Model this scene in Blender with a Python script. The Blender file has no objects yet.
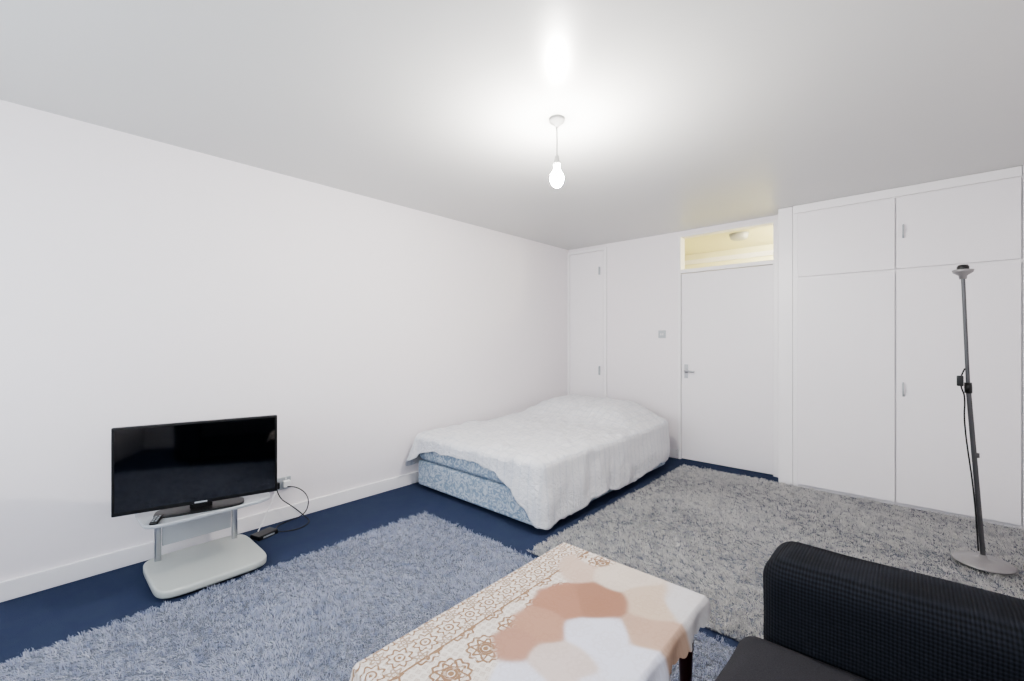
import bpy, bmesh, math, random
import numpy as np
from mathutils import Vector, Matrix, noise
random.seed(4); rng=np.random.default_rng(7)
scene=bpy.context.scene
scene.view_settings.view_transform='AgX'
scene.view_settings.look='AgX - Medium High Contrast'
scene.view_settings.exposure=0.78

def lin(c):
    return tuple(((v/255)/12.92 if v/255<=0.04045 else ((v/255+0.055)/1.055)**2.4) for v in c)+(1,)

# ---------------------------------------------------------------- materials
class NT:
    def __init__(s,name):
        s.m=bpy.data.materials.new(name); s.m.use_nodes=True
        s.t=s.m.node_tree; s.n=s.t.nodes; s.l=s.t.links
        s.b=s.n['Principled BSDF']; s.out=s.n['Material Output']
    def add(s,ty,**k):
        x=s.n.new(ty)
        for a,v in k.items(): setattr(x,a,v)
        return x
    def put(s,sock,v):
        if isinstance(v,bpy.types.NodeSocket): s.l.new(v,sock)
        else: sock.default_value=v
    def math(s,op,a,b=0.0,c=None,clamp=False):
        x=s.add('ShaderNodeMath',operation=op,use_clamp=clamp)
        s.put(x.inputs[0],a); s.put(x.inputs[1],b)
        if c is not None: s.put(x.inputs[2],c)
        return x.outputs[0]
    def mix(s,f,a,b):
        x=s.add('ShaderNodeMix',data_type='RGBA')
        s.put(x.inputs[0],f); s.put(x.inputs[6],a); s.put(x.inputs[7],b)
        return x.outputs[2]
    def coord(s,w='Object'): return s.add('ShaderNodeTexCoord').outputs[w]
    def noise(s,scale,detail=3,rough=.5,vec=None,dist=0):
        x=s.add('ShaderNodeTexNoise'); x.inputs['Scale'].default_value=scale
        x.inputs['Detail'].default_value=detail; x.inputs['Roughness'].default_value=rough
        x.inputs['Distortion'].default_value=dist
        s.l.new(vec if vec else s.coord(),x.inputs['Vector']); return x.outputs[0]
    def bump(s,h,strength=.3,dist=.01):
        x=s.add('ShaderNodeBump'); x.inputs['Strength'].default_value=strength
        x.inputs['Distance'].default_value=dist
        s.l.new(h,x.inputs['Height']); s.l.new(x.outputs[0],s.b.inputs['Normal'])
    def ramp(s,f,lo,hi):
        x=s.add('ShaderNodeMapRange'); s.put(x.inputs[0],f)
        x.inputs[1].default_value=lo; x.inputs[2].default_value=hi; return x.outputs[0]

def simple(name,col,rough=.5,metal=0,bs=0,bscale=50,bd=.002,var=0,spec=.5):
    k=NT(name)
    c=lin(col)
    if var:
        d=tuple(v*(1-var) for v in c[:3])+(1,)
        k.l.new(k.mix(k.noise(bscale*.3,2),c,d),k.b.inputs['Base Color'])
    else: k.b.inputs['Base Color'].default_value=c
    k.b.inputs['Roughness'].default_value=rough
    k.b.inputs['Metallic'].default_value=metal
    k.b.inputs['Specular IOR Level'].default_value=spec
    if bs: k.bump(k.noise(bscale,3),bs,bd)
    return k.m

M={}
M['wall']=simple('wall_paint',(242,237,239),.55,bs=.25,bscale=60,bd=.002,var=.02,spec=.3)
M['ceil']=simple('ceiling_gloss_paint',(212,212,210),.30,bs=.25,bscale=7,bd=.004,var=.03,spec=.35)
M['trim']=simple('white_gloss_trim',(246,243,244),.35,bs=.1,bscale=30,bd=.001,var=.02)
M['door']=simple('white_door_paint',(243,239,241),.4,bs=.12,bscale=25,bd=.001,var=.02)
M['hall']=simple('hall_cream_paint',(244,240,200),.5,var=.03,bscale=20)
M['chrome']=simple('brushed_chrome',(190,192,195),.28,1,bs=.05,bscale=200,bd=.0005)
M['lampmetal']=simple('lamp_grey_metal',(92,92,94),.38,.7,bs=.05,bscale=200,bd=.0005)
M['lampbase']=simple('lamp_base_metal',(150,148,148),.38,.6,bs=.05,bscale=200,bd=.0005)
M['black']=simple('black_plastic',(10,10,11),.3,bs=.03,bscale=200,bd=.0005)
M['screen']=simple('glossy_screen',(3,4,6),.05,bs=.01,bscale=3,bd=.0005,spec=1.0)
M['silver']=simple('silver_plastic',(180,184,188),.35,.25,bs=.05,bscale=150,bd=.0005)
M['basegrey']=simple('stand_base_grey',(182,186,182),.35,0,var=.04,bscale=40)
M['whitep']=simple('white_plastic',(235,235,235),.35,var=.02)
M['rose']=simple('aged_white_plastic',(180,180,178),.4,var=.02)
M['wood']=simple('dark_red_wood',(62,16,16),.3,bs=.1,bscale=40,var=.3)
M['cable']=simple('black_cable',(18,18,20),.5,var=.1)
M['under']=simple('rug_backing_dark',(120,124,134),.95,var=.2)

k=NT('blue_carpet')
v=k.noise(260,3,.7); w=k.noise(9,4,.6)
c1=k.mix(v,lin((38,45,64)),lin((70,82,108)))
k.l.new(k.mix(k.ramp(w,.3,.7),c1,lin((53,62,88))),k.b.inputs['Base Color'])
k.b.inputs['Roughness'].default_value=.95; k.b.inputs['Specular IOR Level'].default_value=.1
k.bump(v,.6,.006); M['carpet']=k.m

def rugmat(name,a,b,dark,lo=.5,hi=.78):
    k=NT(name)
    g=k.add('ShaderNodeNewGeometry'); r=g.outputs['Random Per Island']
    c=k.mix(r,lin(a),lin(b))
    n=k.noise(16,4,.65)
    c=k.mix(k.ramp(n,lo,hi),c,lin(dark))
    di=k.add('ShaderNodeBsdfDiffuse'); tl=k.add('ShaderNodeBsdfTranslucent')
    k.l.new(c,di.inputs[0]); k.l.new(c,tl.inputs[0])
    m=k.add('ShaderNodeMixShader'); m.inputs[0].default_value=.45
    k.l.new(di.outputs[0],m.inputs[1]); k.l.new(tl.outputs[0],m.inputs[2]); k.l.new(m.outputs[0],k.out.inputs[0])
    return k.m
M['rug1']=rugmat('shag_periwinkle',(218,220,229),(184,191,211),(152,163,190))
M['rug2']=rugmat('shag_heather_grey',(230,228,225),(208,207,205),(160,162,170),.50,.75)

# sheet
k=NT('white_crinkle_sheet')
n1=k.noise(38,5,.65,dist=.6); n2=k.noise(9,3,.5)
sp=k.add('ShaderNodeSeparateXYZ'); k.l.new(k.coord(),sp.inputs[0])
def lines(s_,cell,wd_):
    f=k.math('ABSOLUTE',k.math('SUBTRACT',k.math('FRACT',k.math('DIVIDE',s_,cell)),.5))
    return k.math('LESS_THAN',f,wd_)
ck=k.math('ADD',lines(sp.outputs[0],.075,.09),lines(sp.outputs[1],.075,.09))
cc_=k.mix(n2,lin((240,239,241)),lin((226,227,231)))
cc_=k.mix(k.math('MULTIPLY',ck,.22),cc_,lin((196,203,214)))
k.l.new(cc_,k.b.inputs['Base Color'])
k.b.inputs['Roughness'].default_value=.85
k.bump(k.math('ADD',n1,k.math('MULTIPLY',ck,.15)),.9,.020); M['sheet']=k.m
# divan damask
k=NT('blue_damask_divan')
wv=k.noise(13,2,.5,dist=4); wv2=k.noise(40,2,.5,dist=2)
f=k.ramp(wv,.46,.54)
c=k.mix(f,lin((150,168,188)),lin((204,213,222)))
c=k.mix(k.math('MULTIPLY',k.ramp(wv2,.5,.6),.5),c,lin((142,160,182)))
k.l.new(c,k.b.inputs['Base Color']); k.b.inputs['Roughness'].default_value=.7
k.bump(f,.6,.008); M['divan']=k.m
# sofa
k=NT('ribbed_navy_sofa_cover')
mp=k.add('ShaderNodeTexWave',wave_type='BANDS',bands_direction='X'); mp.inputs['Scale'].default_value=40
mp.inputs['Distortion'].default_value=.8; mp.inputs['Detail'].default_value=1
k.l.new(k.coord(),mp.inputs['Vector'])
mz=k.add('ShaderNodeTexWave',wave_type='BANDS',bands_direction='Z'); mz.inputs['Scale'].default_value=32
mz.inputs['Distortion'].default_value=1.0
k.l.new(k.coord(),mz.inputs['Vector'])
s_=k.math('ADD',mp.outputs[1],mz.outputs[1]); s_=k.math('MULTIPLY',s_,.5)
k.l.new(k.mix(s_,lin((12,13,17)),lin((34,37,44))),k.b.inputs['Base Color'])
k.b.inputs['Roughness'].default_value=.85; k.b.inputs['Specular IOR Level'].default_value=.15
k.bump(s_,.55,.004); M['sofa']=k.m
k=NT('charcoal_seat_fabric')
n=k.noise(420,2,.6)
k.l.new(k.mix(n,lin((28,28,31)),lin((62,61,65))),k.b.inputs['Base Color'])
k.b.inputs['Roughness'].default_value=.9; k.b.inputs['Specular IOR Level'].default_value=.15; k.bump(n,.4,.002); M['seat']=k.m

# bulb
k=NT('lit_bulb_glass')
e=k.add('ShaderNodeEmission'); e.inputs[0].default_value=(1,.955,.90,1); e.inputs[1].default_value=850
k.l.new(e.outputs[0],k.out.inputs[0]); M['bulb']=k.m
k=NT('hall_lamp_glow')
e=k.add('ShaderNodeEmission'); e.inputs[0].default_value=(1,.94,.76,1); e.inputs[1].default_value=270
k.l.new(e.outputs[0],k.out.inputs[0]); M['hallglow']=k.m
k=NT('clear_glass')
tr=k.add('ShaderNodeBsdfTransparent'); gl=k.add('ShaderNodeBsdfGlossy'); gl.inputs['Roughness'].default_value=.03
mx=k.add('ShaderNodeMixShader'); mx.inputs[0].default_value=.08
k.l.new(tr.outputs[0],mx.inputs[1]); k.l.new(gl.outputs[0],mx.inputs[2]); k.l.new(mx.outputs[0],k.out.inputs[0]); M['glass']=k.m

# tablecloth
k=NT('embroidered_lace_cloth')
at=k.add('ShaderNodeAttribute',attribute_name='patch')
sep=k.add('ShaderNodeSeparateXYZ'); k.l.new(k.coord(),sep.inputs[0])
def medallion(cell,ox,oy,pet,r1,wr=.035,amp=.06):
    fx=k.math('SUBTRACT',k.math('FRACT',k.math('ADD',k.math('DIVIDE',sep.outputs[0],cell),ox)),.5)
    fy=k.math('SUBTRACT',k.math('FRACT',k.math('ADD',k.math('DIVIDE',sep.outputs[1],cell),oy)),.5)
    r=k.math('SQRT',k.math('ADD',k.math('MULTIPLY',fx,fx),k.math('MULTIPLY',fy,fy)))
    th=k.math('ARCTAN2',fy,fx)
    pw=k.math('MULTIPLY',k.math('SINE',k.math('MULTIPLY',th,pet)),amp)
    d=k.math('ABSOLUTE',k.math('SUBTRACT',k.math('ADD',r,pw),r1))
    ring=k.math('LESS_THAN',d,wr)
    d2=k.math('ABSOLUTE',k.math('SUBTRACT',r,r1*.45)); ring2=k.math('LESS_THAN',d2,.03)
    dot=k.math('LESS_THAN',r,r1*.16)
    return k.math('MAXIMUM',ring,k.math('MAXIMUM',ring2,dot))
big=k.math('MAXIMUM',medallion(.125,.1,.1,8,.26,.04,.06),medallion(.125,.1,.1,12,.40,.03,.03))
a=medallion(.085,.1,0,8,.36,.04); b=medallion(.085,.6,.5,6,.20,.05)
c_=medallion(.0212,.2,.3,4,.28,.07)
c_=k.math('MULTIPLY',c_,.40)
inner=k.math('GREATER_THAN',sep.outputs[0],-.17)
sm=k.math('MAXIMUM',a,k.math('MULTIPLY',b,.8))
pat=k.math('ADD',k.math('MULTIPLY',inner,big),k.math('MULTIPLY',k.math('SUBTRACT',1.0,inner),sm))
ln1=k.math('LESS_THAN',k.math('ABSOLUTE',k.math('ADD',sep.outputs[0],.17)),.0035)
pat=k.math('MAXIMUM',k.math('MAXIMUM',pat,c_),ln1,clamp=True)
pat=k.math('MULTIPLY',pat,k.ramp(k.noise(70,2),.22,.45))
base=k.mix(k.noise(90,2),lin((222,216,210)),lin((198,188,178)))
col=k.mix(k.math('MULTIPLY',pat,.9),base,lin((122,84,44)))
pc=k.mix(k.math('MULTIPLY',pat,.08),at.outputs['Color'],lin((130,90,54)))
col=k.mix(at.outputs['Alpha'],col,pc)
k.l.new(col,k.b.inputs['Base Color']); k.b.inputs['Roughness'].default_value=.8
k.bump(k.math('ADD',k.noise(300,2),k.math('MULTIPLY',pat,.6)),.3,.001); M['cloth']=k.m

# ---------------------------------------------------------------- mesh helpers
def finish(o,mat,parent=None,smooth=True):
    scene.collection.objects.link(o) if o.name not in scene.collection.objects else None
    if mat: o.data.materials.append(M[mat] if isinstance(mat,str) else mat)
    if smooth and o.type=='MESH':
        for p in o.data.polygons: p.use_smooth=True
    if parent:
        o.parent=parent; o.matrix_parent_inverse=parent.matrix_world.inverted()
    return o
def empty(name,loc=(0,0,0),rz=0):
    o=bpy.data.objects.new(name,None); o.empty_display_size=.1
    o.location=loc; o.rotation_euler=(0,0,rz); scene.collection.objects.link(o)
    o.matrix_world=Matrix.Translation(loc)@Matrix.Rotation(rz,4,'Z'); return o
def wn(o):
    m=o.modifiers.new('wn','WEIGHTED_NORMAL'); m.keep_sharp=True
def box(name,lo,hi,mat,parent=None,bev=0,seg=2,sub=False):
    bm=bmesh.new(); bmesh.ops.create_cube(bm,size=1)
    cx=[(a+b)/2 for a,b in zip(lo,hi)]; sz=[b-a for a,b in zip(lo,hi)]
    for v in bm.verts:
        v.co=Vector((v.co.x*sz[0],v.co.y*sz[1],v.co.z*sz[2]))
    if bev: bmesh.ops.bevel(bm,geom=bm.edges[:],offset=bev,segments=seg,profile=.5,affect='EDGES')
    me=bpy.data.meshes.new(name); bm.to_mesh(me); bm.free()
    o=bpy.data.objects.new(name,me)
    if parent:
        scene.collection.objects.link(o); o.data.materials.append(M[mat]); o.parent=parent; o.location=cx
    else:
        o.location=cx; finish(o,mat,None,False)
    for p in me.polygons: p.use_smooth=bool(bev)
    if bev: wn(o)
    return o
def boxes(name,lst,mat):
    bm=bmesh.new()
    for lo,hi in lst:
        r=bmesh.ops.create_cube(bm,size=1)
        for v in r['verts']:
            v.co=Vector([(a+b)/2+c*(b-a) for a,b,c in zip(lo,hi,v.co)])
    me=bpy.data.meshes.new(name); bm.to_mesh(me); bm.free()
    o=bpy.data.objects.new(name,me); return finish(o,mat,None,False)
def lathe(name,prof,mat,parent=None,loc=(0,0,0),seg=48,local=True):
    vs=[];fs=[]
    for r,z in prof:
        for i in range(seg):
            a=2*math.pi*i/seg; vs.append((r*math.cos(a),r*math.sin(a),z))
    for j in range(len(prof)-1):
        for i in range(seg):
            i2=(i+1)%seg; fs.append((j*seg+i,j*seg+i2,(j+1)*seg+i2,(j+1)*seg+i))
    fs.append(tuple(range(seg))[::-1]); fs.append(tuple((len(prof)-1)*seg+i for i in range(seg)))
    me=bpy.data.meshes.new(name); me.from_pydata(vs,[],fs); me.update()
    o=bpy.data.objects.new(name,me); scene.collection.objects.link(o); me.materials.append(M[mat])
    o.location=loc
    if parent: o.parent=parent
    for p in me.polygons: p.use_smooth=len(p.vertices)<=4
    return o
def tube(name,pts,r,mat,parent=None,cyc=False):
    cu=bpy.data.curves.new(name,'CURVE'); cu.dimensions='3D'; cu.bevel_depth=r; cu.bevel_resolution=4
    sp=cu.splines.new('NURBS' if len(pts)>2 else 'POLY'); sp.points.add(len(pts)-1)
    for p,q in zip(sp.points,pts): p.co=(*q,1)
    if len(pts)>2: sp.order_u=3; sp.use_endpoint_u=True
    cu.use_fill_caps=True; cu.resolution_u=10
    o=bpy.data.objects.new(name,cu); scene.collection.objects.link(o); cu.materials.append(M[mat])
    if parent: o.parent=parent
    dg=bpy.context.evaluated_depsgraph_get(); dg.update()
    me=bpy.data.meshes.new_from_object(o.evaluated_get(dg)); nm=o.name
    bpy.data.objects.remove(o); o2=bpy.data.objects.new(name,me); scene.collection.objects.link(o2)
    if not me.materials: me.materials.append(M[mat])
    if parent: o2.parent=parent
    for p in me.polygons: p.use_smooth=True
    return o2
def npmesh(name,V,F4=None,F3=None,mat=None,parent=None):
    me=bpy.data.meshes.new(name)
    n4=0 if F4 is None else len(F4); n3=0 if F3 is None else len(F3)
    me.vertices.add(len(V)); me.vertices.foreach_set('co',np.ascontiguousarray(V,dtype=np.float32).ravel())
    loops=[];starts=[];tot=0
    if n4: loops.append(F4.ravel()); starts.append(np.arange(n4)*4); tot=n4*4
    if n3: loops.append(F3.ravel()); starts.append(tot+np.arange(n3)*3)
    L=np.concatenate(loops).astype(np.int32); S=np.concatenate(starts).astype(np.int32)
    me.loops.add(len(L)); me.loops.foreach_set('vertex_index',L)
    me.polygons.add(n4+n3); me.polygons.foreach_set('loop_start',S)
    me.polygons.foreach_set('use_smooth',np.ones(n4+n3,dtype=bool))
    me.update(calc_edges=True); me.validate()
    o=bpy.data.objects.new(name,me); scene.collection.objects.link(o)
    if mat: me.materials.append(M[mat])
    if parent: o.parent=parent
    return o

# ---------------------------------------------------------------- room
H=2.50; BY=4.80; RX=4.05; FY=-1.15
box('floor',(-.1,FY-.1,-.1),(RX+.1,BY+.12,0),'carpet')
box('ceiling',(-.1,FY-.1,H),(RX+.1,BY+.12,H+.1),'ceil')
box('wall_left',(-.1,FY-.1,0),(0,BY+.12,H),'wall')
boxes('wall_right',[((RX,FY-.1,0),(RX+.1,-.85,H)),((RX,1.25,0),(RX+.1,BY+.12,H)),((RX,-.85,0),(RX+.1,1.25,.95)),((RX,-.85,2.25),(RX+.1,1.25,H))],'wall')
boxes('wall_front',[((0,FY-.1,0),(.5,FY,H)),((3.6,FY-.1,0),(RX,FY,H)),((.5,FY-.1,0),(3.6,FY,.85)),((.5,FY-.1,2.25),(3.6,FY,H))],'wall')
DX0,DX1=1.465,2.425
boxes('wall_back',[((0,BY,0),(DX0,BY+.12,H)),((DX1,BY,0),(RX,BY+.12,H)),((DX0,BY,2.45),(DX1,BY+.12,H))],'wall')
box('baseboard_left',(0,FY,0),(.018,BY-.03,.10),'trim',bev=.004)
box('baseboard_right',(RX-.018,FY,0),(RX,4.50,.10),'trim',bev=.004)
box('baseboard_back',(.60,BY-.018,0),(DX0-.005,BY,.10),'trim',bev=.004)
# windows
def window(name,c,rz,hw_,hh,mull):
    w=empty(name,c,rz)
    for nm,lo,hi in [('frame_bottom',(-hw_,-.04,-hh),(hw_,.04,-hh+.06)),('frame_top',(-hw_,-.04,hh-.06),(hw_,.04,hh)),
        ('frame_left',(-hw_,-.04,-hh+.06),(-hw_+.06,.04,hh-.06)),('frame_right',(hw_-.06,-.04,-hh+.06),(hw_,.04,hh-.06))]:
        box(nm,lo,hi,'trim',w,bev=.005)
    for i,x in enumerate(mull): box('mullion_%d'%(i+1),(x-.025,-.035,-hh+.06),(x+.025,.035,hh-.06),'trim',w,bev=.005)
    box('pane',(-hw_+.05,-.004,-hh+.05),(hw_-.05,.004,hh-.05),'glass',w)
window('window_1',(2.05,FY-.05,1.55),0,1.55,.70,(-.5,.5))
window('added_fill_window',(RX+.05,.20,1.60),math.pi/2,1.05,.65,(0,))  # made-up window outside the view, added to let in fill light
# narrow cupboard door_2
d=empty('door_2',(.28,BY,0))
box('panel',(-.245,-.022,.06),(.26,0,2.42),'door',d,bev=.003)
box('frame_left',(-.28,-.028,0),(-.25,0,2.46),'trim',d,bev=.003)
box('frame_right',(.265,-.028,0),(.30,0,2.46),'trim',d,bev=.003)
box('frame_top',(-.25,-.028,2.425),(.265,0,2.46),'trim',d,bev=.003)
box('handle_lower',(.20,-.05,.87),(.215,-.022,.98),'silver',d,bev=.004)
box('handle_upper',(.20,-.05,2.12),(.215,-.022,2.22),'silver',d,bev=.004)
# door_1 with transom
d=empty('door_1',(0,BY,0))
box('panel',(DX0+.033,.0,.008),(DX1-.043,.04,2.03),'door',d,bev=.003)
box('jamb_left',(DX0,-.02,0),(DX0+.03,.1,2.45),'trim',d,bev=.003)
box('jamb_right',(DX1-.04,-.03,0),(DX1,.1,2.45),'trim',d,bev=.003)
box('transom_rail',(DX0+.03,-.02,2.035),(DX1-.04,.09,2.075),'trim',d,bev=.003)
box('transom_head',(DX0+.03,-.02,2.43),(DX1-.04,.09,2.45),'trim',d,bev=.003)
box('transom_pane',(DX0+.03,.03,2.07),(DX1-.04,.036,2.435),'glass',d)
lathe('handle_rose',[(.0,0),(.024,0),(.024,.008),(.012,.012)],'chrome',d,(DX0+.085,0,.97)).rotation_euler=(math.pi/2,0,0)
tube('handle_lever',[(DX0+.085,-.005,.97),(DX0+.085,-.05,.97),(DX0+.10,-.055,.97),(DX0+.19,-.055,.965)],.010,'chrome',d)
box('lock_plate',(DX0+.065,-.006,.89),(DX0+.105,0,1.04),'chrome',d,bev=.002)
# wardrobe + boxed post
WX=[2.61,3.268,3.92]; WY=4.58
box('trim_1',(2.465,WY,0),(2.575,BY,H-.001),'trim',bev=.004)
box('trim_2',(DX1+.002,BY-.05,0),(2.463,BY,H-.001),'trim',bev=.003)
w=empty('built_in_wardrobe',(0,WY,0))
box('carcass',(WX[0]-.033,.004,0),(RX-.001,BY-WY-.001,H-.001),'trim',w)
for i in (0,1):
    box('lower_door_%d'%(i+1),(WX[i]+.004,-.02,.03),(WX[i+1]-.004,.004,1.84),'door',w,bev=.003)
    box('upper_door_%d'%(i+1),(WX[i]+.004,-.02,1.862),(WX[i+1]-.004,.004,2.42),'door',w,bev=.003)
for nm,z in (('lower',.87),('upper',2.10)):
    tube('handle_'+nm,[(WX[1]+.045,-.02,z),(WX[1]+.045,-.048,z+.005),(WX[1]+.045,-.048,z+.095),(WX[1]+.045,-.02,z+.10)],.006,'silver',w)
box('end_post',(WX[2]+.004,-.03,0),(RX-.001,.004,H-.001),'trim',w,bev=.003)
box('cornice',(WX[0]-.03,-.012,2.43),(WX[2],.004,H-.001),'trim',w,bev=.003)
# light switch
s=empty('light_switch',(1.28,BY,1.37))
box('plate',(-.043,-.009,-.043),(.043,0,.043),'silver',s,bev=.004)
box('rocker_1',(-.02,-.014,-.012),(-.003,-.009,.012),'whitep',s,bev=.001)
box('rocker_2',(.003,-.014,-.012),(.02,-.009,.012),'whitep',s,bev=.001)

# hallway beyond the transom
boxes('wall_hall',[((.6,6.2,0),(3.4,6.3,2.5)),((.6,BY+.13,0),(.7,6.2,2.5)),((3.3,BY+.13,0),(3.4,6.2,2.5))],'hall')
box('ceiling_hall',(.6,BY+.12,2.5),(3.4,6.3,2.6),'hall')
box('floor_hall',(.6,BY+.12,-.1),(3.4,6.3,0),'hall')
box('trim_hall',(.7,6.17,2.36),(3.3,6.2,2.42),'trim')
h=empty('hall_ceiling_light',(2.75,5.5,2.5))
lathe('base',[(.08,-.03),(.085,-.02),(.085,0)],'whitep',h)
lathe('globe',[(.0,-.12),(.05,-.11),(.075,-.08),(.08,-.05),(.07,-.031)],'hallglow',h)
lathe('smoke_alarm',[(.0,2.43),(.06,2.432),(.085,2.445),(.10,2.5)],'rose',None,(1.93,5.35,0))

# ---------------------------------------------------------------- pendant
p=empty('pendant_bulb_light',(1.94,1.91,H))
lathe('ceiling_rose',[(.012,-.045),(.018,-.035),(.038,-.022),(.042,-.012),(.042,0)],'rose',p)
lathe('cord',[(.0035,-.21),(.0035,-.04)],'rose',p,seg=12)
lathe('lampholder',[(.0,-.262),(.019,-.262),(.02,-.235),(.014,-.228),(.012,-.205),(.005,-.2)],'rose',p)
lathe('bulb',[(.0,-.372),(.014,-.369),(.027,-.358),(.035,-.341),(.037,-.325),(.032,-.303),(.020,-.283),(.013,-.264)],'bulb',p)

# ---------------------------------------------------------------- bed
bed=empty('double_bed',(.82,3.335,0))
box('divan_base',(-.685,-1.04,.03),(.685,1.03,.245),'divan',bed,bev=.02,seg=3)
box('mattress',(-.69,-1.045,.25),(.69,1.04,.465),'divan',bed,bev=.05,seg=5)
for i,(x,y) in enumerate([(-.6,-.93),(.6,-.93),(-.6,.9),(.6,.9)]):
    lathe('castor_%d'%(i+1),[(.018,0),(.024,.006),(.024,.02),(.015,.03)],'black',bed,(x,y,0),seg=20)
hx,hy,cr=.712,1.066,.09
def perim(s):
    segs=[('l',(-hx+cr,-hy),(hx-cr,-hy)),('a',(hx-cr,-hy+cr),-90),('l',(hx,-hy+cr),(hx,hy-cr)),('a',(hx-cr,hy-cr),0),
          ('l',(hx-cr,hy),(-hx+cr,hy)),('a',(-hx+cr,hy-cr),90),('l',(-hx,hy-cr),(-hx,-hy+cr)),('a',(-hx+cr,-hy+cr),180)]
    lens=[2*(hx-cr),cr*math.pi/2,2*(hy-cr),cr*math.pi/2]*2
    d=s*sum(lens)
    for sg,L in zip(segs,lens):
        if d<=L:
            if sg[0]=='l':
                t=d/L; a,b=Vector(sg[1]),Vector(sg[2]); q=a.lerp(b,t); dr=(b-a).normalized(); return q,Vector((dr.y,-dr.x))
            an=math.radians(sg[2]+90*d/L); n=Vector((math.cos(an),math.sin(an))); return Vector(sg[1])+n*cr,n
        d-=L
    return perim(0)
NP=560; KT=100; KS=30
top=.49
def topz(x,y):
    z=top
    z+=.16*math.exp(-((x+.04)/.60)**6)*math.exp(-((y-.82)/.46)**4)
    e=max(abs(x)/hx,abs(y)/hy)
    z-=.03*max(0,(e-.86)/.14)**2
    n=noise.noise(Vector((x*3.2,y*3.2,1)))*.014+noise.noise(Vector((x*11,y*9,4)))*.008
    n+=abs(noise.noise(Vector((x*6+y*3,y*4-x*2,9))))*.026
    n+=abs(noise.noise(Vector((x*13-y*5,y*11+x*3,19))))*.016
    return z+n
V=[]
P=[perim(i/NP) for i in range(NP)]
per=2*(2*(hx-cr)+2*(hy-cr))+2*math.pi*cr
for k_ in range(1,KT+1):
    f=k_/KT
    f=1-(1-f)**1.15
    for q,n in P:
        x,y=q.x*f,q.y*f; V.append((x,y,topz(x,y)))
def hemL(q,n,i):
    s=i/NP*per
    if n.y<-.99:
        t=(q.x+hx)/(2*hx)
        L=.08+.05*t+.02*math.sin(t*9)
        if t>.74: L+=.24*((t-.74)/.26)**1.1
        if t<.14: L+=.13*(1-t/.14)
    elif n.x>0 and n.y<0.0: L=.44
    elif n.x>.99:
        t=(q.y+hy)/(2*hy)
        L=.405+.018*math.sin(t*13)-.02*t
    elif n.x<-.3 and n.y<0: L=.26
    else: L=.25
    return L+.012*noise.noise(Vector((s*5,0,0)))
Ls=np.array([hemL(q,n,i) for i,(q,n) in enumerate(P)])
for _ in range(6): Ls=(np.roll(Ls,1)+Ls*2+np.roll(Ls,-1))/4
for j in range(1,KS+1):
    t=j/KS
    for i,(q,n) in enumerate(P):
        s=i/NP*per; L=Ls[i]
        dd=t*L
        fold=math.sin(s*13+2.2*math.sin(s*3.1))*.5+math.sin(s*29+1.7*math.sin(s*5))*.2+noise.noise(Vector((s*7,dd*6,2)))*1.1
        g=min(1,dd/.15)
        amp=.018*g*(1 if n.x>-.5 else .15)
        out=.012*math.sin(min(1,dd/.03)*math.pi/2)+.03*dd+amp*(fold+.6)*(.5+.8*dd)
        flare=0
        if n.x<-.05 and n.y<-.05: flare=.10*t
        if n.x<-.9: out=min(out,.04)
        x=q.x+n.x*(out); y=q.y+n.y*(out+flare)
        z=topz(q.x,q.y)-dd*.985+ .003*math.sin(s*30)
        V.append((x,y,max(z,.012)))
V.append((0,0,topz(0,0)))
V=np.array(V); R=KT+KS
F4=[]
ii=np.arange(NP); i2=(ii+1)%NP
for j in range(R-1):
    F4.append(np.stack([j*NP+ii,(j+1)*NP+ii,(j+1)*NP+i2,j*NP+i2],1))
F4=np.concatenate(F4)
F3=np.stack([np.full(NP,len(V)-1),ii,i2],1)
o=npmesh('bed_sheet',V,F4,F3,'sheet',bed)
so=o.modifiers.new('t','SOLIDIFY'); so.thickness=.006; so.offset=0

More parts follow.
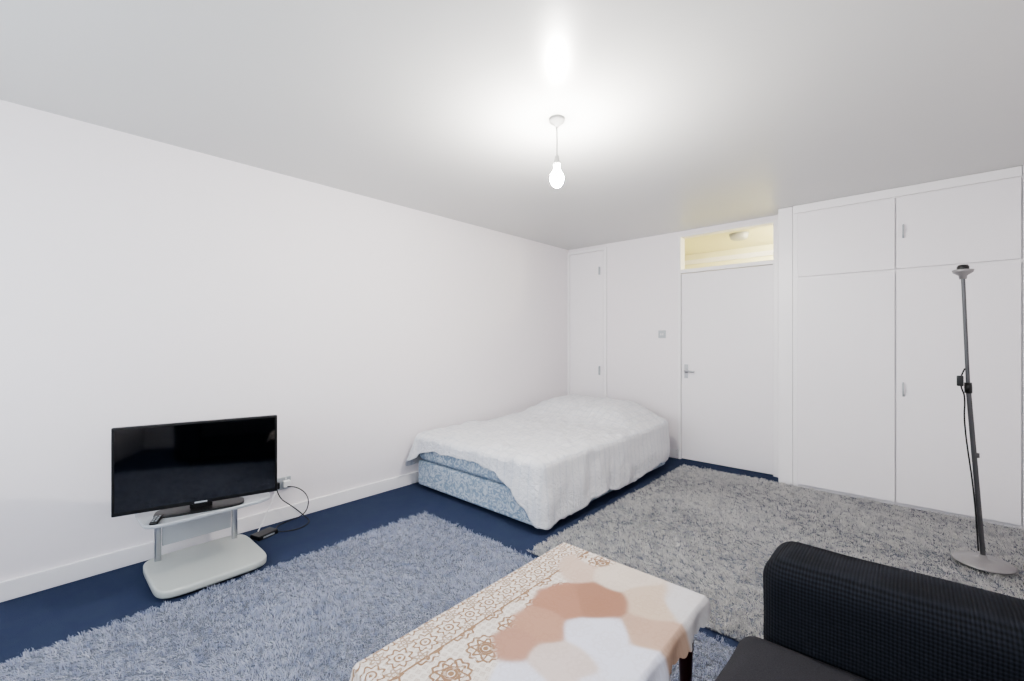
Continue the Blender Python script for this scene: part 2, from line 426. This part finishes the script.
# ---------------------------------------------------------------- rugs
def shag(name,x0,x1,y0,y1,dens,mat,ln=.024,wd=.0028,cell=.030,lay=(0,0),ymid=None):
    par=empty(name,((x0+x1)/2,(y0+y1)/2,0))
    cx,cy=(x0+x1)/2,(y0+y1)/2; wx,wy=(x1-x0)/2,(y1-y0)/2
    box('backing',(-wx+.02,-wy+.02,0),(wx-.02,wy-.02,.012),'under',par,bev=.004)
    n=int(4*wx*wy*dens)
    bx=rng.uniform(-wx+.01,wx-.01,n); by=rng.uniform(-wy+.01,wy-.01,n)
    gx=np.floor(bx/cell).astype(int); gy=np.floor(by/cell).astype(int)
    best=np.full(n,9.); tx=bx.copy(); ty=by.copy(); cr_=np.zeros(n)
    def hsh(a,b,s):
        v=np.sin(a*127.1+b*311.7+s*74.7)*43758.5453; return v-np.floor(v)
    for dx in (-1,0,1):
        for dy in (-1,0,1):
            ax,ay=gx+dx,gy+dy
            px=(ax+hsh(ax,ay,1))*cell; py=(ay+hsh(ax,ay,2))*cell
            d=np.hypot(px-bx,py-by); m=d<best
            best=np.where(m,d,best); tx=np.where(m,px,tx); ty=np.where(m,py,ty); cr_=np.where(m,hsh(ax,ay,3),cr_)
    lean=cr_*2*np.pi
    L=ln*rng.uniform(.75,1.15,n)*(.75+.45*np.modf(cr_*7.3)[0])
    big=np.sin(bx*5.1+np.sin(by*4)*1.5)*.006; big2=np.cos(by*6.3+np.sin(bx*3)*1.7)*.006
    dirx=(tx-bx)*.35+np.cos(lean)*.008+lay[0]+big+rng.normal(0,.007,n)
    diry=(ty-by)*.35+np.sin(lean)*.008+lay[1]+big2+rng.normal(0,.007,n)
    dl=np.hypot(dirx,diry); mxl=L*.93; sc=np.minimum(1,mxl/np.maximum(dl,1e-6)); dirx*=sc; diry*=sc; dl=dl*sc
    hz=np.sqrt(np.maximum(L**2-dl**2,1e-6))*.9
    ang=rng.uniform(0,2*np.pi,n); w_=wd*rng.uniform(.7,1.2,n)
    ux,uy=np.cos(ang)*w_/2,np.sin(ang)*w_/2
    z0=np.full(n,.010)
    mxp,myp=bx+dirx*.42,by+diry*.42; mz=z0+hz*.68
    tpx,tpy=bx+dirx,by+diry; tz=z0+hz
    A=np.stack([bx-ux,by-uy,z0],1);B=np.stack([bx+ux,by+uy,z0],1)
    C=np.stack([mxp+ux,myp+uy,mz],1);D=np.stack([mxp-ux,myp-uy,mz],1)
    E=np.stack([tpx+ux*.6,tpy+uy*.6,tz],1);G=np.stack([tpx-ux*.6,tpy-uy*.6,tz],1)
    Vv=np.stack([A,B,C,D,E,G],1).reshape(-1,3)
    b0=np.arange(n)*6
    q=np.concatenate([np.stack([b0,b0+1,b0+2,b0+3],1),np.stack([b0+3,b0+2,b0+4,b0+5],1)])
    npmesh('pile',Vv,q,None,mat,par)
    return par
shag('shag_rug',.66,2.95,-.9,2.0,30000,'rug1',lay=(.005,-.009))
shag('shag_rug',1.62,3.95,2.03,4.54,27000,'rug2',ln=.024,cell=.038,wd=.0036,lay=(-.005,-.009))

# ---------------------------------------------------------------- tv stand & tv
ts=empty('tv_stand',(.385,.67,0))
def slab(name,outline,z0,z1,mat,parent,bev=.006):
    bm=bmesh.new(); vs=[bm.verts.new((x,y,z0)) for x,y in outline]; f=bm.faces.new(vs)
    r=bmesh.ops.extrude_face_region(bm,geom=[f]); 
    bmesh.ops.translate(bm,verts=[e for e in r['geom'] if isinstance(e,bmesh.types.BMVert)],vec=(0,0,z1-z0))
    bmesh.ops.recalc_face_normals(bm,faces=bm.faces[:])
    if bev:
        ed=[e for e in bm.edges if abs(e.verts[0].co.z-e.verts[1].co.z)<1e-6]
        bmesh.ops.bevel(bm,geom=ed,offset=bev,segments=3,profile=.5,affect='EDGES')
    me=bpy.data.meshes.new(name); bm.to_mesh(me); bm.free()
    o=bpy.data.objects.new(name,me); scene.collection.objects.link(o); me.materials.append(M[mat]); o.parent=parent
    for p_ in me.polygons: p_.use_smooth=len(p_.vertices)<6
    return o
def superel(a,b,n,cnt=64,cx=0,cy=0):
    out=[]
    for i in range(cnt):
        t=2*math.pi*i/cnt; c,s=math.cos(t),math.sin(t)
        out.append((cx+a*abs(c)**(2/n)*(1 if c>=0 else -1),cy+b*abs(s)**(2/n)*(1 if s>=0 else -1)))
    return out
slab('base_plate',superel(.255,.26,6.0,96,.0,.0),.014,.055,'basegrey',ts,.010)
slab('base_foot',superel(.235,.24,5.0,96),0,.015,'black',ts,0)
box('post_1',(-.20,-.205,.045),(-.17,-.175,.372),'chrome',ts,bev=.006)
box('post_2',(-.20,.175,.045),(-.17,.205,.372),'chrome',ts,bev=.006)
box('back_panel',(-.192,-.17,.13),(-.180,.17,.33),'silver',ts,bev=.002)
slab('shelf',superel(.19,.295,6,72,.035,-.01),.37,.388,'silver',ts,.004)
box('shelf_bracket_1',(-.2,-.2,.352),(.12,-.18,.37),'chrome',ts,bev=.003)
box('shelf_bracket_2',(-.2,.18,.352),(.12,.2,.37),'chrome',ts,bev=.003)
yaw=-math.atan2(.19,.69)
tv=empty('flat_screen_tv',(.50,.62,.388),yaw)
box('bezel',(-.012,-.365,.030),(.014,.365,.475),'black',tv,bev=.005)
box('back_housing',(-.05,-.26,.07),(-.012,.26,.38),'black',tv,bev=.012)
box('display',(.0142,-.352,.050),(.0152,.352,.463),'screen',tv)
box('logo',(.0142,-.028,.036),(.0155,.028,.044),'silver',tv)
slab('foot',superel(.075,.20,4,64,0,0),0,.010,'black',tv,.003)
box('neck',(-.02,-.05,.008),(.005,.05,.05),'black',tv,bev=.004)
r=empty('remote_control',(.535,.425,.388),1.2)
box('body',(-.018,-.06,0),(.018,.06,.014),'black',r,bev=.005)
for i in range(4):
    for j in range(2): box('key_%d_%d'%(i,j),(-.011+j*.014,-.045+i*.022,.0135),(-.003+j*.014,-.035+i*.022,.016),'silver',r,bev=.0008)

# socket & cables
s=empty('wall_socket',(0,1.20,.27))
box('plate',(0,-.073,-.043),(.012,.073,.043),'silver',s,bev=.003)
for i,y in enumerate((-.037,.037)):
    box('plug_%d'%(i+1),(.012,y-.024,-.025),(.045,y+.024,.022),'whitep' if i else 'black',s,bev=.006)
    box('switch_%d'%(i+1),(.012,y-.006,.025),(.016,y+.006,.038),'whitep',s,bev=.001)
c=empty('power_cables',(0,0,0))
tube('cable_1',[(.045,1.165,.25),(.09,1.16,.20),(.10,1.25,.12),(.12,1.33,.03),(.2,1.34,.006),(.26,1.20,.006),(.20,1.12,.01)],.0035,'cable',c)
tube('cable_2',[(.045,1.237,.25),(.11,1.28,.26),(.13,1.36,.16),(.10,1.34,.03),(.06,1.2,.006),(.10,1.14,.006),(.15,1.12,.012)],.0035,'cable',c)
tube('cable_3',[(.04,1.16,.27),(.07,1.1,.24),(.08,1.03,.28),(.10,.97,.36),(.15,.95,.40)],.003,'whitep',c)
tube('cable_4',[(.045,1.165,.26),(.08,1.12,.18),(.09,1.07,.08),(.12,1.02,.02)],.003,'whitep',c)
r=empty('power_adapter_box',(.18,1.04,0),.3)
box('body',(-.045,-.07,0),(.045,.07,.03),'black',r,bev=.006)
box('led_panel',(.0455,-.04,.01),(.0465,.04,.02),'silver',r)

# ---------------------------------------------------------------- floor lamp
fl=empty('floor_lamp',(3.66,3.65,.03))
lathe('base',[(.0,0),(.125,0),(.13,.006),(.125,.014),(.06,.022),(.02,.03),(.014,.05),(.0,.05)],'lampbase',fl)
B=Vector((0,0,.04)); T=Vector((-.085,-.075,1.64)); mid=B.lerp(T,.60)+Vector((-.012,-.01,0))
tube('lower_pole',[tuple(B),tuple(mid)],.0115,'lampmetal',fl)
tube('upper_pole',[tuple(mid),tuple(T)],.009,'lampmetal',fl)
def along(nm,a,b,prof,mat):
    o=lathe(nm,prof,mat,fl,tuple(a),seg=32); dv=(b-a).normalized()
    o.rotation_mode='QUATERNION'; o.rotation_quaternion=Vector((0,0,1)).rotation_difference(dv); return o
along('joint',mid,T,[(.0,-.03),(.016,-.03),(.017,0),(.016,.03),(.0,.03)],'black')
along('collar',B.lerp(T,.36),T,[(.0,-.012),(.015,-.012),(.015,.012),(.0,.012)],'lampmetal')
along('lamp_cup',T,T+Vector((0,0,1)),[(.0,-.02),(.015,-.02),(.018,.0),(.042,.018),(.046,.032),(.040,.034),(.0,.02)],'lampbase')
along('lamp_cap',T,T+Vector((0,0,1)),[(.0,.02),(.026,.02),(.026,.05),(.020,.06),(.0,.063)],'black')
tube('cord',[tuple(mid+Vector((-.014,-.012,.11))),tuple(mid+Vector((-.035,-.03,.06))),tuple(mid+Vector((-.03,-.03,0))),tuple(mid+Vector((-.012,-.014,-.05))),tuple(mid+Vector((-.02,-.02,-.2))),tuple(B.lerp(T,.2)+Vector((-.015,-.013,0))),tuple(B+Vector((-.02,-.015,.03)))],.0038,'cable',fl)
o=box('cord_switch',(-.014,-.012,-.03),(.014,.012,.03),'black',fl,bev=.005); o.location=mid+Vector((-.034,-.03,.04))

# ---------------------------------------------------------------- coffee table
TX0,TX1,TY0,TY1,TZ=2.265,2.842,.58,1.52,.44
ct=empty('coffee_table',((TX0+TX1)/2,(TY0+TY1)/2,.03))
hw,hl=(TX1-TX0)/2,(TY1-TY0)/2
TZ-=.03
box('top',(-hw+.01,-hl+.01,TZ-.025),(hw-.01,hl-.01,TZ),'wood',ct,bev=.006)
box('apron_1',(-hw+.05,-hl+.05,TZ-.09),(-hw+.07,hl-.05,TZ-.024),'wood',ct)
box('apron_2',(hw-.07,-hl+.05,TZ-.09),(hw-.05,hl-.05,TZ-.024),'wood',ct)
box('apron_3',(-hw+.05,-hl+.05,TZ-.09),(hw-.05,-hl+.07,TZ-.024),'wood',ct)
box('apron_4',(-hw+.05,hl-.07,TZ-.09),(hw-.05,hl-.05,TZ-.024),'wood',ct)
for i,(sx,sy) in enumerate([(-1,-1),(1,-1),(-1,1),(1,1)]):
    lathe('leg_%d'%(i+1),[(.013,-.01),(.016,.01),(.022,.22),(.025,.27),(.020,.28),(.026,.30),(.026,TZ-.024)],'wood',ct,(sx*(hw-.045),sy*(hl-.05),0),seg=28)
stepn=.0032
def ax(h,drop):
    n=int(2*h/stepn); core=np.linspace(-h,h,n+1); d=np.linspace(0,drop,14)[1:]
    return np.concatenate([-h-d[::-1],core,h+d])
drop=.05
ux=ax(hw,drop); uy=ax(hl,drop)
U,W=np.meshgrid(ux,uy,indexing='ij')
ox=np.clip(np.abs(U)-hw,0,None); oy=np.clip(np.abs(W)-hl,0,None)
r_=np.hypot(ox,oy)
sc_=1+.20*np.abs(np.sin(W*75))*(ox>0)+.20*np.abs(np.sin(U*75))*(oy>0)+.25*np.sin(W*7)*(ox>0)
rr=np.minimum(r_,drop*1.15)*sc_
flare=.01*np.minimum(r_/.01,1)+rr*.16+rr*.12*(np.sin(W*38+U*31))
X=np.clip(U,-hw,hw)+np.where(r_>0,np.sign(U)*ox/np.maximum(r_,1e-6)*flare,0)
Y=np.clip(W,-hl,hl)+np.where(r_>0,np.sign(W)*oy/np.maximum(r_,1e-6)*flare,0)
Z=TZ+.004-rr*.95
V=np.stack([X,Y,Z],2).reshape(-1,3); nx,ny=len(ux),len(uy)
I,J=np.meshgrid(np.arange(nx-1),np.arange(ny-1),indexing='ij'); b0=(I*ny+J).ravel()
F=np.stack([b0,b0+ny,b0+ny+1,b0+1],1)
cl=npmesh('tablecloth',V,F,None,'cloth',ct)
seeds=[(2.408,1.392,(190,168,154)),(2.600,1.253,(148,108,88)),(2.495,1.165,(158,116,96)),(2.508,1.03,(168,130,110)),
 (2.726,1.352,(190,170,152)),(2.832,1.414,(196,193,194)),(2.687,1.108,(206,206,218)),(2.657,.93,(196,182,176)),(2.607,.828,(206,206,218)),
 (2.522,.911,(164,126,108)),(2.57,1.443,(200,188,176)),(2.823,1.081,(206,206,218)),(2.80,1.22,(178,150,132)),(2.82,.9,(206,204,214)),(2.80,.72,(200,195,192)),
 (2.29,1.38,None),(2.34,1.26,None),(2.365,1.08,None),(2.40,.94,None),(2.434,.832,None),(2.52,.76,None),(2.383,.731,None),(2.45,.62,None),(2.62,.62,None),(2.42,1.50,None)]
cx,cy=(TX0+TX1)/2,(TY0+TY1)/2
fx=V[:,0]+cx+.008*np.sin(V[:,1]*40); fy=V[:,1]+cy+.008*np.sin(V[:,0]*37)
D=np.stack([np.hypot(fx-s_[0],fy-s_[1]) for s_ in seeds],1)
pal=np.array([(*lin(s_[2])[:3],1.) if s_[2] else (0,0,0,0.) for s_ in seeds])
wgt=np.exp(-(D-D.min(1,keepdims=True))/.006); wgt/=wgt.sum(1,keepdims=True)
cc=wgt@pal; al=cc[:,3:4]; rgb=cc[:,:3]/np.maximum(al,1e-4)
cc=np.concatenate([np.clip(rgb,0,1),al],1).astype(np.float32)
at=cl.data.color_attributes.new('patch','FLOAT_COLOR','POINT')
at.data.foreach_set('color',cc.ravel())

# ---------------------------------------------------------------- sofa
sf=empty('sofa',(3.5,.6,0))
def soft(name,lo,hi,mat,bev,seed=0,amp=.006,puff=0):
    bm=bmesh.new(); bmesh.ops.create_cube(bm,size=1)
    c_=[(a+b)/2 for a,b in zip(lo,hi)]; sz=[b-a for a,b in zip(lo,hi)]
    for v in bm.verts: v.co=Vector((v.co.x*sz[0],v.co.y*sz[1],v.co.z*sz[2]))
    bmesh.ops.bevel(bm,geom=bm.edges[:],offset=bev,segments=6,profile=.5,affect='EDGES')
    for _ in range(5):
        ln=[e for e in bm.edges if e.calc_length()>.045]
        if not ln: break
        bmesh.ops.subdivide_edges(bm,edges=ln,cuts=1,use_grid_fill=True)
    bmesh.ops.triangulate(bm,faces=[f for f in bm.faces if len(f.verts)>4])
    for v in bm.verts:
        p_=v.co.copy()
        ex=1-(2*p_.x/sz[0])**2; ey=1-(2*p_.y/sz[1])**2
        if p_.z>0: v.co.z+=puff*max(0,ex)*max(0,ey)
        q=p_*5+Vector((seed,seed*2,0)); v.co+=noise.noise_vector(q)*amp
    me=bpy.data.meshes.new(name); bm.to_mesh(me); bm.free()
    o=bpy.data.objects.new(name,me); scene.collection.objects.link(o); me.materials.append(M[mat]); o.parent=sf; o.location=c_
    for p_ in me.polygons: p_.use_smooth=True
    return o
soft('base',(-.44,-.98,.06),(.40,.98,.30),'sofa',.03,1)
soft('seat_cushion_1',(-.52,-.0,.29),(.24,.82,.46),'seat',.05,2,.006,.02)
soft('seat_cushion_2',(-.52,-.82,.29),(.24,.0,.46),'seat',.05,3,.006,.02)
soft('arm_1',(-.47,.82,.05),(.44,1.08,.665),'sofa',.06,4,.010,.006)
soft('arm_2',(-.47,-1.08,.05),(.44,-.82,.665),'sofa',.06,5,.010,.006)
soft('backrest',(.22,-.84,.28),(.46,.84,.82),'sofa',.09,6,.010,.01)
for i,(x,y) in enumerate([(-.38,-.95),(-.38,.95),(.36,-.95),(.36,.95)]):
    lathe('foot_%d'%(i+1),[(.02,0),(.028,.07)],'black',sf,(x,y,0),seg=20)

# ---------------------------------------------------------------- lights, world, camera
def area(name,loc,rot,sx,sy,P,col):
    l=bpy.data.lights.new(name,'AREA'); l.shape='RECTANGLE'; l.size=sx; l.size_y=sy; l.energy=P; l.color=col
    o=bpy.data.objects.new(name,l); o.location=loc; o.rotation_euler=rot; scene.collection.objects.link(o); return o
area('daylight_front',(2.05,FY-.13,1.55),(math.radians(90),0,0),3.0,1.3,54,(.84,.92,1))
area('fill_light_side',(RX+.13,.20,1.60),(math.radians(90),0,math.radians(90)),2.0,1.2,14,(.97,.98,1))  # added fill lamp from the right, evens out the left wall and bed
wd=bpy.data.worlds.new('sky'); scene.world=wd; wd.use_nodes=True
bg=wd.node_tree.nodes['Background']; sk=wd.node_tree.nodes.new('ShaderNodeTexSky'); sk.sky_type='HOSEK_WILKIE'; sk.turbidity=4
wd.node_tree.links.new(sk.outputs[0],bg.inputs[0]); bg.inputs[1].default_value=1.0

cam=bpy.data.cameras.new('camera'); cam.sensor_width=36; cam.lens=437/1024*36; cam.clip_start=.02
co=bpy.data.objects.new('camera',cam); scene.collection.objects.link(co)
co.location=(3.35,0,1.3); co.rotation_euler=(math.radians(90),0,math.radians(42.3))
scene.camera=co
